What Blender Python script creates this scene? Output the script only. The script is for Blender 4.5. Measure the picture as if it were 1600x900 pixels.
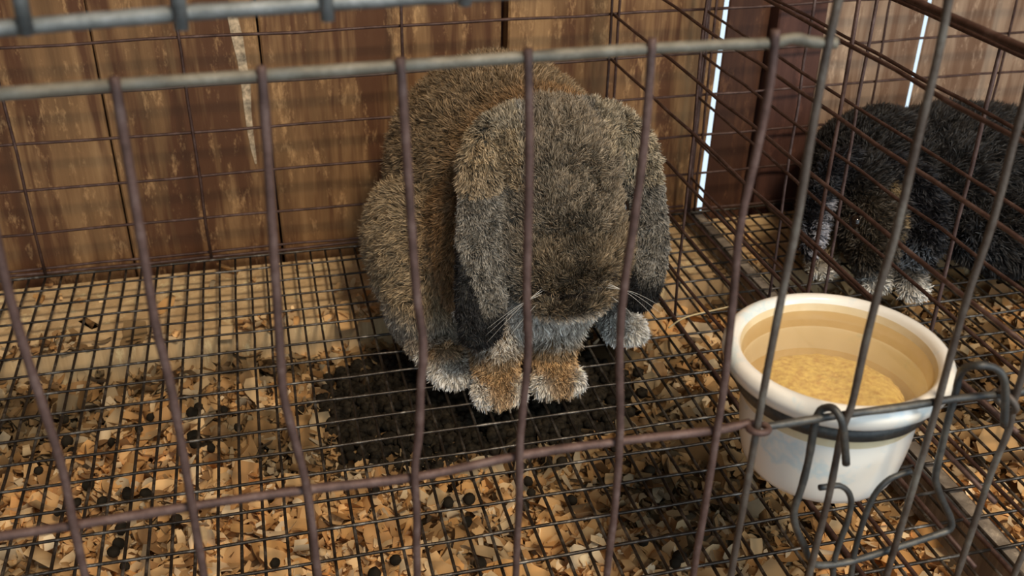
import bpy, bmesh, math, random
import numpy as np
from mathutils import Vector, Matrix

random.seed(7)
RNG = np.random.default_rng(11)
SC = bpy.context.scene
for o in list(bpy.data.objects):
    bpy.data.objects.remove(o)

# ------------------------------------------------------------------ camera
CF = 1610.7                                             # focal length in pixels of the 1600 wide frame
CP = np.array([0.0287822, -0.5613532, 0.4146456])
CM = np.array([[0.97148388, -0.2369037, 0.00978307],
               [-0.10824189, -0.47982778, -0.87066009],
               [0.21095679, 0.84477331, -0.49178785]])   # rows: right, down, forward
cam_d = bpy.data.cameras.new('camera')
cam = bpy.data.objects.new('camera', cam_d)
SC.collection.objects.link(cam)
mw = Matrix.Identity(4)
for i in range(3):
    mw[i][0] = CM[0][i]; mw[i][1] = -CM[1][i]; mw[i][2] = -CM[2][i]; mw[i][3] = CP[i]
cam.matrix_world = mw
cam_d.sensor_width = 36.0
cam_d.lens = CF / 1600 * 36.0
cam_d.clip_start = 0.01
cam_d.dof.use_dof = True
cam_d.dof.focus_distance = 0.62
cam_d.dof.aperture_fstop = 15.0
SC.camera = cam

# ------------------------------------------------------------------ world, light, exposure
w = bpy.data.worlds.new('sky'); SC.world = w; w.use_nodes = True
bg = w.node_tree.nodes['Background']
bg.inputs[0].default_value = (0.72, 0.88, 1.0, 1); bg.inputs[1].default_value = 1.15
SC.view_settings.view_transform = 'Standard'
SC.view_settings.look = 'None'
SC.view_settings.gamma = 1.0
SC.view_settings.exposure = 0.0
SC.view_settings.use_curve_mapping = False


def area(name, loc, target, size, energy, col):
    d = bpy.data.lights.new(name, 'AREA'); d.shape = 'RECTANGLE'
    d.size, d.size_y = size; d.energy = energy; d.color = col
    o = bpy.data.objects.new(name, d); SC.collection.objects.link(o)
    o.location = loc
    o.rotation_euler = (Vector(target) - Vector(loc)).to_track_quat('-Z', 'Y').to_euler()
    return o


area('warm_key_light', (0.42, -0.98, 1.45), (0.15, 0.0, 0.0), (0.28, 0.28), 23.0, (1.0, 0.82, 0.60))  # added warm light, source unseen; placed to suit the bowl's shadow
area('cool_fill_light', (1.3, -1.5, 0.75), (0.25, -0.1, 0.1), (0.9, 1.0), 9.0, (0.82, 0.92, 1.0))  # added cool fill from the right, stands in for daylight


# ------------------------------------------------------------------ helpers
def at(px, py, ax, v):
    """point where the line of sight through a pixel meets the plane axis=v"""
    d = np.array([(px - 800) / CF, (py - 450) / CF, 1.0]) @ CM
    t = (v - CP[ax]) / d[ax]
    return CP + t * d


def link(o, parent=None):
    SC.collection.objects.link(o)
    if parent is not None:
        o.parent = parent
    return o


def tag(o, label=None, cat=None, group=None, kind=None):
    if label: o['label'] = label
    if cat: o['category'] = cat
    if group: o['group'] = group
    if kind: o['kind'] = kind
    return o


def empty(name, loc=(0, 0, 0)):
    o = bpy.data.objects.new(name, None); o.empty_display_size = 0.02
    o.location = loc
    return link(o)


def pydata(name, verts, faces, mat, parent=None, smooth=True):
    me = bpy.data.meshes.new(name)
    me.from_pydata([tuple(float(c) for c in v) for v in verts], [], faces)
    me.validate()
    if smooth:
        me.polygons.foreach_set('use_smooth', [True] * len(me.polygons))
    me.materials.append(mat)
    o = bpy.data.objects.new(name, me)
    if parent is not None:          # vertices are given in world space
        me.transform(Matrix.Translation(-Vector(parent_world(parent))))
    return link(o, parent)


def parent_world(p):
    l = Vector((0, 0, 0))
    while p is not None:
        l += p.location; p = p.parent
    return l


def tube_data(pts, r, n=8, closed=False, wob=0.0, r2=None):
    """tube through pts; r radius; returns verts, faces"""
    P = [Vector(p) for p in pts]
    V, F = [], []
    m = len(P)
    ref = None
    for i, p in enumerate(P):
        if closed:
            t = P[(i + 1) % m] - P[i - 1]
        else:
            t = P[min(i + 1, m - 1)] - P[max(i - 1, 0)]
        t.normalize()
        if ref is None:
            ref = Vector((0, 0, 1)) if abs(t.z) < 0.9 else Vector((1, 0, 0))
        a = (ref - t * ref.dot(t)).normalized(); b = t.cross(a); ref = a
        rr = r if r2 is None else r + (r2 - r) * i / (m - 1)
        rr *= 1 + random.uniform(-wob, wob)
        for k in range(n):
            an = 2 * math.pi * k / n
            V.append(p + a * math.cos(an) * rr + b * math.sin(an) * rr)
    for i in range(m if closed else m - 1):
        j = (i + 1) % m
        for k in range(n):
            k2 = (k + 1) % n
            F.append((i * n + k, i * n + k2, j * n + k2, j * n + k))
    if not closed:
        F.append(tuple(range(n))[::-1]); F.append(tuple((m - 1) * n + k for k in range(n)))
    return V, F


def merge(parts):
    V, F = [], []
    for v, f in parts:
        b = len(V); V += list(v); F += [tuple(i + b for i in q) for q in f]
    return V, F


def smooth_path(pts, sub=4):
    P = [np.array(p, float) for p in pts]
    out = []
    for i in range(len(P) - 1):
        p0 = P[max(i - 1, 0)]; p1 = P[i]; p2 = P[i + 1]; p3 = P[min(i + 2, len(P) - 1)]
        for s in range(sub):
            t = s / sub
            out.append(0.5 * ((2 * p1) + (-p0 + p2) * t + (2 * p0 - 5 * p1 + 4 * p2 - p3) * t * t
                              + (-p0 + 3 * p1 - 3 * p2 + p3) * t ** 3))
    out.append(P[-1])
    return out


def wire(name, pts, r, mat, parent, n=8, sub=0, wob=0.06):
    if sub: pts = smooth_path(pts, sub)
    v, f = tube_data(pts, r, n, wob=wob)
    return pydata(name, v, f, mat, parent)


def jline(a, b, k, amp):
    a = np.array(a, float); b = np.array(b, float)
    out = []
    for i in range(k + 1):
        p = a + (b - a) * i / k
        if 0 < i < k: p = p + np.array([random.uniform(-amp, amp) for _ in range(3)])
        out.append(p)
    return out


def boxdata(x0, x1, y0, y1, z0, z1):
    V = [(x0, y0, z0), (x1, y0, z0), (x1, y1, z0), (x0, y1, z0), (x0, y0, z1), (x1, y0, z1), (x1, y1, z1), (x0, y1, z1)]
    F = [(0, 3, 2, 1), (4, 5, 6, 7), (0, 1, 5, 4), (1, 2, 6, 5), (2, 3, 7, 6), (3, 0, 4, 7)]
    return V, F


# ------------------------------------------------------------------ materials
def nodes(name):
    m = bpy.data.materials.new(name); m.use_nodes = True
    nt = m.node_tree; b = nt.nodes['Principled BSDF']
    return m, nt, b


def ramp(nt, stops):
    r = nt.nodes.new('ShaderNodeValToRGB'); e = r.color_ramp.elements
    while len(e) < len(stops): e.new(0.5)
    for q, (p, c) in zip(e, stops):
        q.position = p; q.color = (*c, 1)
    return r


def noise(nt, scale, detail=4, rough=0.6, vec=None, sc=None, coord='Object'):
    tc = nt.nodes.new('ShaderNodeTexCoord')
    n = nt.nodes.new('ShaderNodeTexNoise')
    n.inputs['Scale'].default_value = scale; n.inputs['Detail'].default_value = detail
    n.inputs['Roughness'].default_value = rough
    src = tc.outputs[coord]
    if sc:
        mp = nt.nodes.new('ShaderNodeMapping'); mp.inputs['Scale'].default_value = sc
        nt.links.new(src, mp.inputs[0]); src = mp.outputs[0]
    nt.links.new(src, n.inputs['Vector'])
    return n


def mix(nt, fac, a, b, mode='MIX'):
    m = nt.nodes.new('ShaderNodeMix'); m.data_type = 'RGBA'; m.blend_type = mode
    for s, v in ((0, fac), (6, a), (7, b)):
        if isinstance(v, (int, float)): m.inputs[s].default_value = v
        elif isinstance(v, tuple): m.inputs[s].default_value = (*v, 1)
        else: nt.links.new(v, m.inputs[s])
    return m.outputs[2]


def bump(nt, b, h, strength, dist=0.001):
    bp = nt.nodes.new('ShaderNodeBump'); bp.inputs['Strength'].default_value = strength
    bp.inputs['Distance'].default_value = dist
    nt.links.new(h, bp.inputs['Height']); nt.links.new(bp.outputs[0], b.inputs['Normal'])


def metal(name, c1, c2, c3, rough=0.6, met=0.5, scale=90):
    m, nt, b = nodes(name)
    n = noise(nt, scale, 5, 0.7)
    r = ramp(nt, [(0.32, c1), (0.52, c2), (0.72, c3)])
    nt.links.new(n.outputs[0], r.inputs[0]); nt.links.new(r.outputs[0], b.inputs['Base Color'])
    b.inputs['Roughness'].default_value = rough; b.inputs['Metallic'].default_value = met
    n2 = noise(nt, 900, 3, 0.6); bump(nt, b, n2.outputs[0], 0.5, 0.0004)
    return m


M_RUST = metal('rusty_wire', (0.060, 0.034, 0.029), (0.115, 0.068, 0.058), (0.19, 0.13, 0.115), 0.62, 0.35)
M_RUSTD = metal('dark_rusty_wire', (0.040, 0.018, 0.013), (0.080, 0.042, 0.033), (0.15, 0.095, 0.080), 0.55, 0.35)
M_ZINC = metal('weathered_zinc_wire', (0.12, 0.105, 0.08), (0.20, 0.18, 0.14), (0.30, 0.28, 0.23), 0.6, 0.3)
M_ZINCB = metal('tarnished_wire', (0.060, 0.042, 0.034), (0.115, 0.095, 0.080), (0.21, 0.20, 0.175), 0.55, 0.4, 45)
M_ZINCT = metal('grey_blue_wire', (0.11, 0.12, 0.12), (0.20, 0.215, 0.215), (0.32, 0.34, 0.35), 0.55, 0.4)
M_FLOORW = metal('floor_mesh_wire', (0.022, 0.017, 0.013), (0.060, 0.050, 0.042), (0.30, 0.28, 0.25), 0.40, 0.7, 60)
M_HOLD = metal('bowl_holder_wire', (0.035, 0.036, 0.038), (0.075, 0.075, 0.072), (0.17, 0.155, 0.13), 0.5, 0.5, 50)


def wood(name, dark, mid, light, stain, stain_amt=0.5, rough=0.75):
    m, nt, b = nodes(name)
    oi = nt.nodes.new('ShaderNodeObjectInfo')
    g = noise(nt, 1.0, 6, 0.65, sc=(75, 75, 5))
    g2 = noise(nt, 1.0, 3, 0.6, sc=(16, 16, 4))
    r = ramp(nt, [(0.30, dark), (0.50, mid), (0.72, light)])
    mx = nt.nodes.new('ShaderNodeMix'); mx.data_type = 'FLOAT'; mx.inputs[0].default_value = 0.5
    nt.links.new(g.outputs[0], mx.inputs[2]); nt.links.new(g2.outputs[0], mx.inputs[3])
    nt.links.new(mx.outputs[0], r.inputs[0])
    s = noise(nt, 1.0, 4, 0.7, sc=(34, 34, 3.2))
    sr = ramp(nt, [(0.45, (0, 0, 0)), (0.57, (1, 1, 1))])
    nt.links.new(s.outputs[0], sr.inputs[0])
    ml = nt.nodes.new('ShaderNodeMath'); ml.operation = 'MULTIPLY'; ml.inputs[1].default_value = stain_amt
    nt.links.new(sr.outputs[0], ml.inputs[0])
    c = mix(nt, ml.outputs[0], r.outputs[0], stain)
    # pale scuffs
    s2 = noise(nt, 1.0, 6, 0.8, sc=(60, 60, 20))
    s2r = ramp(nt, [(0.55, (0, 0, 0)), (0.70, (0.6, 0.6, 0.6))])
    nt.links.new(s2.outputs[0], s2r.inputs[0])
    c = mix(nt, s2r.outputs[0], c, tuple(min(1, x * 1.7) for x in light))
    # per plank tone
    hv = nt.nodes.new('ShaderNodeHueSaturation')
    mr = nt.nodes.new('ShaderNodeMapRange'); mr.inputs[3].default_value = 0.85; mr.inputs[4].default_value = 1.15
    nt.links.new(oi.outputs['Random'], mr.inputs[0]); nt.links.new(mr.outputs[0], hv.inputs['Value'])
    nt.links.new(c, hv.inputs['Color']); nt.links.new(hv.outputs[0], b.inputs['Base Color'])
    b.inputs['Roughness'].default_value = rough
    bump(nt, b, g.outputs[0], 0.5, 0.002)
    return m


M_PLANK = wood('stained_brown_board', (0.095, 0.046, 0.016), (0.235, 0.122, 0.048), (0.47, 0.28, 0.125), (0.090, 0.030, 0.009), 0.90)
M_PLANKSH = wood('shaded_orange_board', (0.055, 0.018, 0.008), (0.11, 0.040, 0.016), (0.18, 0.080, 0.035), (0.03, 0.007, 0.003), 0.6)  # orange board with its shade put into the colour
M_STUD = wood('dark_stud', (0.045, 0.014, 0.009), (0.075, 0.028, 0.018), (0.11, 0.045, 0.03), (0.03, 0.008, 0.005), 0.5)
M_PLANKL = wood('pale_board', (0.22, 0.135, 0.085), (0.42, 0.28, 0.185), (0.60, 0.42, 0.29), (0.17, 0.075, 0.035), 0.75)
M_SILL = wood('grey_weathered_timber', (0.10, 0.08, 0.06), (0.22, 0.18, 0.14), (0.36, 0.30, 0.23), (0.05, 0.035, 0.025), 0.5)
M_BOARD = wood('tray_board', (0.42, 0.27, 0.13), (0.60, 0.42, 0.22), (0.72, 0.54, 0.32), (0.22, 0.12, 0.05), 0.35)
M_BARN = wood('barn_timber', (0.10, 0.06, 0.03), (0.17, 0.10, 0.06), (0.25, 0.16, 0.10), (0.06, 0.03, 0.02), 0.4)


def attr_mat(name, rough=0.8, spec=0.3, sheen=0.0, trans=0.0):
    m, nt, b = nodes(name)
    a = nt.nodes.new('ShaderNodeAttribute'); a.attribute_name = 'Col'
    nt.links.new(a.outputs['Color'], b.inputs['Base Color'])
    b.inputs['Roughness'].default_value = rough
    b.inputs['Specular IOR Level'].default_value = spec
    return m


M_FUR = attr_mat('fur', 0.62, 0.35)
M_SKIN = attr_mat('undercoat', 0.9, 0.05)
M_SHAV = attr_mat('wood_shaving', 0.8, 0.2)


def plain(name, col, rough=0.5, spec=0.5, nscale=None, amt=0.15):
    m, nt, b = nodes(name)
    b.inputs['Roughness'].default_value = rough; b.inputs['Specular IOR Level'].default_value = spec
    n = noise(nt, nscale or 60, 4, 0.6)
    r = ramp(nt, [(0.35, tuple(c * (1 - amt) for c in col)), (0.65, tuple(min(1, c * (1 + amt)) for c in col))])
    nt.links.new(n.outputs[0], r.inputs[0]); nt.links.new(r.outputs[0], b.inputs['Base Color'])
    return m


M_EYE = plain('eye', (0.012, 0.007, 0.005), 0.08, 0.8)
M_CLAW = plain('claw', (0.20, 0.16, 0.12), 0.4)
M_WHISK = plain('whisker', (0.75, 0.72, 0.66), 0.4)
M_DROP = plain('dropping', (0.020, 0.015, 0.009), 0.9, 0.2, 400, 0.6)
M_STRAW = plain('straw', (0.55, 0.42, 0.22), 0.6)
M_PAINT = plain('limewash_drip', (0.46, 0.35, 0.23), 0.85, 0.3, 220, 0.5)
M_FEED = plain('soaked_feed', (0.95, 0.64, 0.24), 0.9, 0.3, 300, 0.3)
M_GROUND = plain('barn_ground', (0.10, 0.075, 0.05), 0.95)

# glazed bowl: white outside, cream inside
M_BOWL, nt, b = nodes('glazed_bowl')
tc = nt.nodes.new('ShaderNodeTexCoord'); sp = nt.nodes.new('ShaderNodeSeparateXYZ')
nt.links.new(tc.outputs['Object'], sp.inputs[0])
n = noise(nt, 38, 4, 0.6)
r = ramp(nt, [(0.56, (0.90, 0.87, 0.80)), (0.64, (0.68, 0.78, 0.80)), (0.74, (0.90, 0.88, 0.82))])
nt.links.new(n.outputs[0], r.inputs[0])
nt.links.new(r.outputs[0], b.inputs['Base Color'])
b.inputs['Roughness'].default_value = 0.22; b.inputs['Coat Weight'].default_value = 0.4
M_BOWLIN, nt, b = nodes('cream_glaze')
n = noise(nt, 60, 3, 0.6)
r = ramp(nt, [(0.4, (0.74, 0.60, 0.37)), (0.65, (0.80, 0.68, 0.46))])
nt.links.new(n.outputs[0], r.inputs[0]); nt.links.new(r.outputs[0], b.inputs['Base Color'])
b.inputs['Roughness'].default_value = 0.25
M_WATER, nt, b = nodes('cloudy_water')
nt.nodes.remove(b)
out = nt.nodes['Material Output']
tr = nt.nodes.new('ShaderNodeBsdfTransparent'); tr.inputs[0].default_value = (0.97, 0.93, 0.84, 1)
gl = nt.nodes.new('ShaderNodeBsdfGlossy'); gl.inputs['Roughness'].default_value = 0.03
df = nt.nodes.new('ShaderNodeBsdfDiffuse'); df.inputs[0].default_value = (0.80, 0.64, 0.38, 1)
fr = nt.nodes.new('ShaderNodeFresnel'); fr.inputs['IOR'].default_value = 1.33
m1 = nt.nodes.new('ShaderNodeMixShader'); m1.inputs[0].default_value = 0.20      # suspended murk
m2 = nt.nodes.new('ShaderNodeMixShader')
nt.links.new(tr.outputs[0], m1.inputs[1]); nt.links.new(df.outputs[0], m1.inputs[2])
nt.links.new(fr.outputs[0], m2.inputs[0]); nt.links.new(m1.outputs[0], m2.inputs[1]); nt.links.new(gl.outputs[0], m2.inputs[2])
nt.links.new(m2.outputs[0], out.inputs[0])

# ------------------------------------------------------------------ large structure
YW = 0.285          # front face of the board wall


def struct(name, v, f, mat, parent=None):
    o = pydata(name, v, f, mat, parent, smooth=False)
    if parent is None: o['kind'] = 'structure'
    return o


# backing battens behind the boards, left open where daylight comes through
wall = struct('wall_back', *merge([boxdata(-1.3, 0.415, YW + .022, YW + .030, -0.5, 1.7),
                                   boxdata(0.465, 0.620, YW + .022, YW + .030, -0.5, 1.7),
                                   boxdata(0.690, 1.9, YW + .022, YW + .030, -0.5, 1.7)]), M_STUD)


def plank(x0, x1, mat, y0=YW, y1=YW + .02, lean=0.0, z0=-0.30, z1=1.65, label=None, bev=0.0):
    V, F = [], []
    k = 14
    for i in range(k + 1):
        z = z0 + (z1 - z0) * i / k
        e0 = random.uniform(-.0007, .0007); e1 = random.uniform(-.0007, .0007)
        dx = lean * z
        for (x, y) in ((x0 + dx + e0, y0 + .0015), (x0 + dx + e0 + .0015, y0), (x1 + dx + e1 - .0015, y0), (x1 + dx + e1, y0 + .0015), (x1 + dx + e1, y1), (x0 + dx + e0 + bev, y1)):
            V.append((x, y, z))
    for i in range(k):
        for j in range(6):
            F.append((i * 6 + j, i * 6 + (j + 1) % 6, (i + 1) * 6 + (j + 1) % 6, (i + 1) * 6 + j))
    F.append((5, 4, 3, 2, 1, 0)); F.append(tuple(k * 6 + j for j in range(6)))
    o = struct('plank', V, F, mat, wall)
    if label: o['label'] = label
    return o


for x0, x1, m, lab in ((-1.29, -1.10, M_PLANK, None), (-1.095, -0.90, M_PLANK, None), (-0.896, -0.70, M_PLANK, None),
                       (-0.696, -0.49, M_PLANK, None), (-0.486, -0.262, M_PLANK, None), (-0.260, -0.0995, M_PLANK, None),
                       (-0.0990, 0.0265, M_PLANK, None), (0.0285, 0.2283, M_PLANK, None), (0.2302, 0.4264, M_PLANK, None),
                       (0.4312, 0.4730, M_PLANKSH, 'orange board darkened in colour for shade, beside the gap of daylight'),
                       (0.5235, 0.6342, M_PLANKL, 'pale scuffed tan board'), (0.6385, 0.6600, M_PLANKL, None),
                       (0.6615, 0.7700, M_PLANKL, None), (0.7720, 0.93, M_PLANKL, None),
                       (0.934, 1.12, M_PLANKL, None), (1.124, 1.32, M_PLANKL, None), (1.324, 1.55, M_PLANK, None)):
    if x1 == 0.4264:
        plank(x0, x1, m, lean=0.024)
    elif x0 == 0.4312:
        plank(x0, x1, m, lean=0.024, label=lab, bev=.018)
    elif x0 == 0.6385:
        plank(x0, x1, m, lean=0.012, bev=.019)
    elif x1 == 0.6342:
        plank(x0, x1, m, lean=0.012, label=lab)
    else:
        plank(x0, x1, m, label=lab)
plank(0.4772, 0.5243, M_STUD, YW - .016, YW + .03, label='upright dark brown stud standing proud of the boards')
# limewash drip on the board left of the first joint
sp_ = [(358, 8, 9), (364, 30, 16), (371, 60, 18), (378, 95, 14), (384, 130, 15), (387, 170, 11), (391, 205, 9), (396, 235, 7), (400, 256, 3)]
V = []; F = []
for (x, y, ww) in sp_:
    a = at(x - ww / 2, y, 1, YW - .0006); c = at(x + ww / 2, y, 1, YW - .0006)
    V += [a, c, a + np.array([0, .0012, 0]), c + np.array([0, .0012, 0])]
for i in range(len(sp_) - 1):
    b0 = i * 4; b1 = b0 + 4
    F += [(b0, b0 + 1, b1 + 1, b1), (b0, b1, b1 + 2, b0 + 2), (b0 + 1, b0 + 3, b1 + 3, b1 + 1)]
struct('paint_drip', V, F, M_PAINT, wall)['label'] = 'whitish limewash drip'

struct('ceiling', *boxdata(-1.3, 1.95, -1.3, 0.33, 1.66, 1.70), M_BARN)
struct('wall_left', *boxdata(-1.33, -1.30, -2.2, 0.33, -0.5, 1.70), M_BARN)
struct('wall_right', *boxdata(1.92, 1.95, -1.3, 0.33, -0.5, 1.70), M_BARN)
struct('floor', *boxdata(-1.3, 1.95, -2.6, 0.33, -0.52, -0.50), M_GROUND)

# droppings tray below the mesh floors
ZT = -0.048
tray = empty('droppings_tray', (0.1, 0.0, ZT))
tag(tray, 'shallow wooden tray lying under the wire mesh floors and holding the shavings', 'tray')
pydata('base_board', *boxdata(-0.45, 0.95, -0.34, 0.264, ZT - .012, ZT), M_BOARD, tray, smooth=False)
pydata('tray_side', *boxdata(-0.465, -0.45, -0.34, 0.264, ZT - .012, ZT + .03), M_BOARD, tray, smooth=False)
pydata('tray_side', *boxdata(0.95, 0.965, -0.34, 0.264, ZT - .012, ZT + .03), M_BOARD, tray, smooth=False)
pydata('tray_side', *boxdata(-0.465, 0.965, -0.355, -0.34, ZT - .012, ZT + .03), M_BOARD, tray, smooth=False)
pydata('back_ledge', *boxdata(-0.448, 0.948, 0.150, 0.264, ZT + .0005, -0.014), M_BOARD, tray, smooth=False)['label'] = 'pale bare board along the back of the tray'
leg_d = boxdata(-0.02, 0.02, -0.02, 0.02, 0, 0.44)
for (x, y) in ((-0.43, -0.32), (0.93, -0.32), (-0.43, 0.25), (0.93, 0.25)):
    v, f = leg_d
    pydata('leg', [(a + x, b_ + y, c + -0.50) for a, b_, c in v], f, M_SILL, tray, smooth=False)

rail = pydata('timber_rail', *boxdata(0.402, 0.419, -0.315, 0.266, -0.032, -0.0035), M_SILL, None, smooth=False)
tag(rail, 'grey weathered timber rail under the mesh between the two cages', 'rail')

# ------------------------------------------------------------------ cages
YB = 0.258
YF = -0.2765
XD = 0.318
X2 = 0.400
cage = empty('rabbit_cage', (0, 0, 0))
tag(cage, 'rusty wire cage with a barred front holding the brown lop rabbit', 'cage')
cage2 = empty('rabbit_cage', (X2, 0, 0))
tag(cage2, 'neighbouring wire cage on the right holding the black rabbit', 'cage')

RW = 0.00125
XL = -0.40
GZ = 0.0381
# back panel
bp = pydata('back_panel', *tube_data(jline((XL, YB, .0015), (X2, YB, .0015), 20, .0006), RW * 1.2, 6), M_RUSTD, cage)
wire('wire', jline((XL, YB + .003, .0045), (X2, YB + .003, .0045), 20, .0006), RW, M_RUSTD, bp, 6)
for k in range(1, 10):
    wire('wire', jline((XL, YB, GZ * k), (X2, YB, GZ * k), 14, .0008), RW, M_RUSTD, bp, 6)
for x in (-0.335, -0.165, -0.032, 0.1395, 0.3155, 0.3225):
    wire('wire', jline((x, YB - .0022, 0), (x, YB - .0022, 0.36), 10, .0008), RW, M_RUSTD, bp, 6)
# divider
sdp = pydata('side_panel', *tube_data(jline((XD, YB, .001), (XD, YF, .001), 14, .0005), RW * 1.3, 6), M_RUSTD, cage)
wire('wire', jline((XD, YB, .3000), (XD, YF, .3000), 14, .0005), RW * 1.5, M_RUSTD, sdp, 6)
for k in range(1, 8):
    y1 = YF
    p = jline((XD, YB, GZ * k), (XD, y1, GZ * k), 12, .0008)
    wire('wire', p, RW, M_RUSTD, sdp, 6)
for y in (0.079, -0.1, ):
    wire('wire', jline((XD + .0022, y, 0), (XD + .0022, y, 0.30), 8, .0008), RW, M_RUSTD, sdp, 6)
# right hand cage: side panel and back
sp2 = pydata('side_panel', *tube_data(jline((X2, YB, .001), (X2, YF, .001), 14, .0005), RW * 1.3, 6), M_RUSTD, cage2)
for z_, r_ in ((.2640, 1.5), (.2680, 1.2)):
    wire('wire', jline((X2, YB, z_), (X2, YF, z_), 14, .0005), RW * r_, M_RUSTD, sp2, 6)
for k in range(1, 7):
    z = GZ * k
    wire('wire', jline((X2, YB, z), (X2, YF, z - (.006 if k in (3,) else 0)), 12, .0008), RW, M_RUSTD, sp2, 6)
for y in (0.255, 0.084, 0.0095, -0.109):
    wire('wire', jline((X2 + .0022, y, 0), (X2 + .0022, y, 0.264), 8, .0008), RW, M_RUST, sp2, 6)
bp2 = pydata('back_panel', *tube_data(jline((X2, YB, .0015), (0.90, YB, .0015), 14, .0006), RW * 1.2, 6), M_RUSTD, cage2)
for k in range(1, 10):
    wire('wire', jline((X2 + .002, YB, GZ * k), (0.90, YB, GZ * k), 12, .0008), RW, M_RUSTD, bp2, 6)
for x in (0.4045, 0.4095, 0.577, 0.708, 0.86):
    wire('wire', jline((x, YB - .0022, 0), (x, YB - .0022, 0.36), 10, .0008), RW, M_RUSTD, bp2, 6)

# mesh floors: half inch by one inch
RFW = 0.00102


def mesh_floor(parent, c0, c1, x0, x1, name='floor_mesh'):
    fr = pydata(name, *tube_data(jline((x0, YF, 0), (x1, YF, 0), 20, .0003), RFW * 1.3, 6), M_FLOORW, parent)
    wire('wire', jline((x0, YB - .004, 0), (x1, YB - .004, 0), 20, .0003), RFW * 1.3, M_FLOORW, fr, 6)
    for c in range(c0, c1 + 1):
        x = c * .0127
        wire('wire', jline((x, YB - .005, -RFW), (x, YF, -RFW), 16, .00035), RFW, M_FLOORW, fr, 6)
    for r_ in range(-9, 11):
        y = -r_ * .0254
        wire('wire', jline((x0, y, RFW), (x1, y, RFW), 24, .00040), RFW, M_FLOORW, fr, 6)


mesh_floor(cage, -31, 31, XL, X2 - .001)
mesh_floor(cage2, 32, 70, X2 + .001, 0.90)


# ---- front: the door with its bars, and the fixed panel right of it
def P(pts, y=YF):
    return [at(px, py, 1, y) for px, py in pts]


def bar(pts, mat, parent, y=YF, r=.00148, low=True, top=None):
    p = P(pts, y)
    if top and p[0][2] < top - .01:
        p.insert(0, np.array([p[0][0] + .001, y, top]))
    if low:
        e = p[-1]; d = p[-1] - p[-2]; d = d / max(1e-6, -d[2])
        z = 0.004
        p.append(np.array([e[0] + d[0] * (e[2] - z) * .3, y, z]))
    p = smooth_path(p, 4)
    return wire('wire', p, r, mat, parent, 10)


YR = YF + .0026
door = pydata('door', *tube_data(smooth_path(P([(-90, 154), (0, 147), (180, 133), (300, 125), (408, 118), (625, 103), (825, 89), (1015, 76), (1140, 70), (1205, 67), (1240, 60), (1270, 66), (1306, 67)], YR - .001), 4), .0019, 10, wob=.05), M_ZINC, cage)
wire('rail', smooth_path(P([(-90, 852), (0, 838), (122, 820), (305, 790), (480, 765), (652, 745), (812, 712), (965, 690), (1118, 672), (1172, 660)], YR), 4), .0017, M_RUST, door, 10, wob=.08)['label'] = 'rusty lower rail of the door'
door['label'] = 'greyish top rail of the barred door'
BARS = [[(-48, 160), (0, 400), (33, 528), (72, 650), (100, 744), (133, 900)],
        [(178, 120), (200, 250), (225, 400), (244, 511), (267, 605), (294, 755), (319, 900)],
        [(408, 103), (418, 240), (428, 400), (434, 490), (439, 567), (444, 622), (461, 689), (480, 767), (497, 900)],
        [(625, 90), (636, 250), (650, 450), (661, 537), (657, 612), (655, 675), (648, 737), (651, 800), (652, 900)],
        [(825, 76), (827, 250), (823, 450), (825, 550), (816, 650), (812, 700), (811, 787), (806, 900)],
        [(1019, 60), (1009, 200), (992, 337), (975, 450), (968, 550), (969, 675), (960, 800), (948, 900)],
        [(1212, 47), (1204, 125), (1185, 225), (1157, 350), (1147, 450), (1133, 587), (1120, 675), (1100, 800), (1083, 900)]]
for i, bb in enumerate(BARS):
    bar(bb, M_RUST, door)
fp = pydata('front_panel', *tube_data(smooth_path(P([(1196, 667), (1240, 660), (1290, 652), (1340, 645), (1400, 637), (1460, 628), (1500, 622), (1560, 616), (1640, 606)], YR), 4), .0016, 10, wob=.08), M_HOLD, cage)
wire('rail', smooth_path(P([(-90, 53), (0, 45), (140, 33), (283, 21), (400, 13), (510, 5), (728, -9), (1000, -24), (1400, -45)], YF - .018), 4), .0021, M_ZINCT, fp, 10, wob=.05)['label'] = 'pale grey top rail'
fp['label'] = 'dark grey lower rail of the fixed front panel'
for bb in ([(1330, -90), (1310, 0), (1290, 90), (1265, 225), (1247, 337), (1224, 450), (1202, 562), (1184, 662), (1162, 787), (1142, 900)],
           [(1497, -90), (1482, 0), (1465, 90), (1432, 225), (1412, 312), (1394, 385), (1374, 450), (1352, 537), (1331, 632), (1315, 675), (1295, 775), (1264, 900)],
           [(1640, 0), (1603, 150), (1583, 225), (1550, 350), (1516, 450), (1487, 550), (1454, 670), (1415, 800), (1385, 900)],
           [(1655, 330), (1625, 470), (1599, 580), (1585, 625), (1576, 672), (1550, 735), (1520, 825), (1495, 900)],
           [(1700, 560), (1650, 740), (1600, 862), (1584, 900)]):
    bar(bb, M_ZINCB, fp, top=.385)
for top, btm in (((20, -60), (42, 54)), ((272, -60), (284, 46)), ((505, -60), (512, 32)), ((724, -60), (726, 8)), ((930, -60), (925, -10))):
    pts = P([top, btm], YF - .020)
    wire('wire', [pts[0] + np.array([0, 0, .06]), pts[0], pts[1]], .0018, M_ZINCT, fp, 10)

# wire clips
def ring(name, c, r, t, mat, nrm, label, gap=0.0, squash=1.0):
    n = Vector(nrm).normalized(); a = n.orthogonal().normalized(); b_ = n.cross(a)
    m = 22
    pts = [Vector(c) + a * math.cos(gap + (2 * math.pi - 2 * gap) * i / m) * r + b_ * math.sin(gap + (2 * math.pi - 2 * gap) * i / m) * r * squash for i in range(m + 1)]
    v, f = tube_data(pts, t, 8)
    o = pydata(name, v, f, mat)
    tag(o, label, 'clip')
    return o


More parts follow.
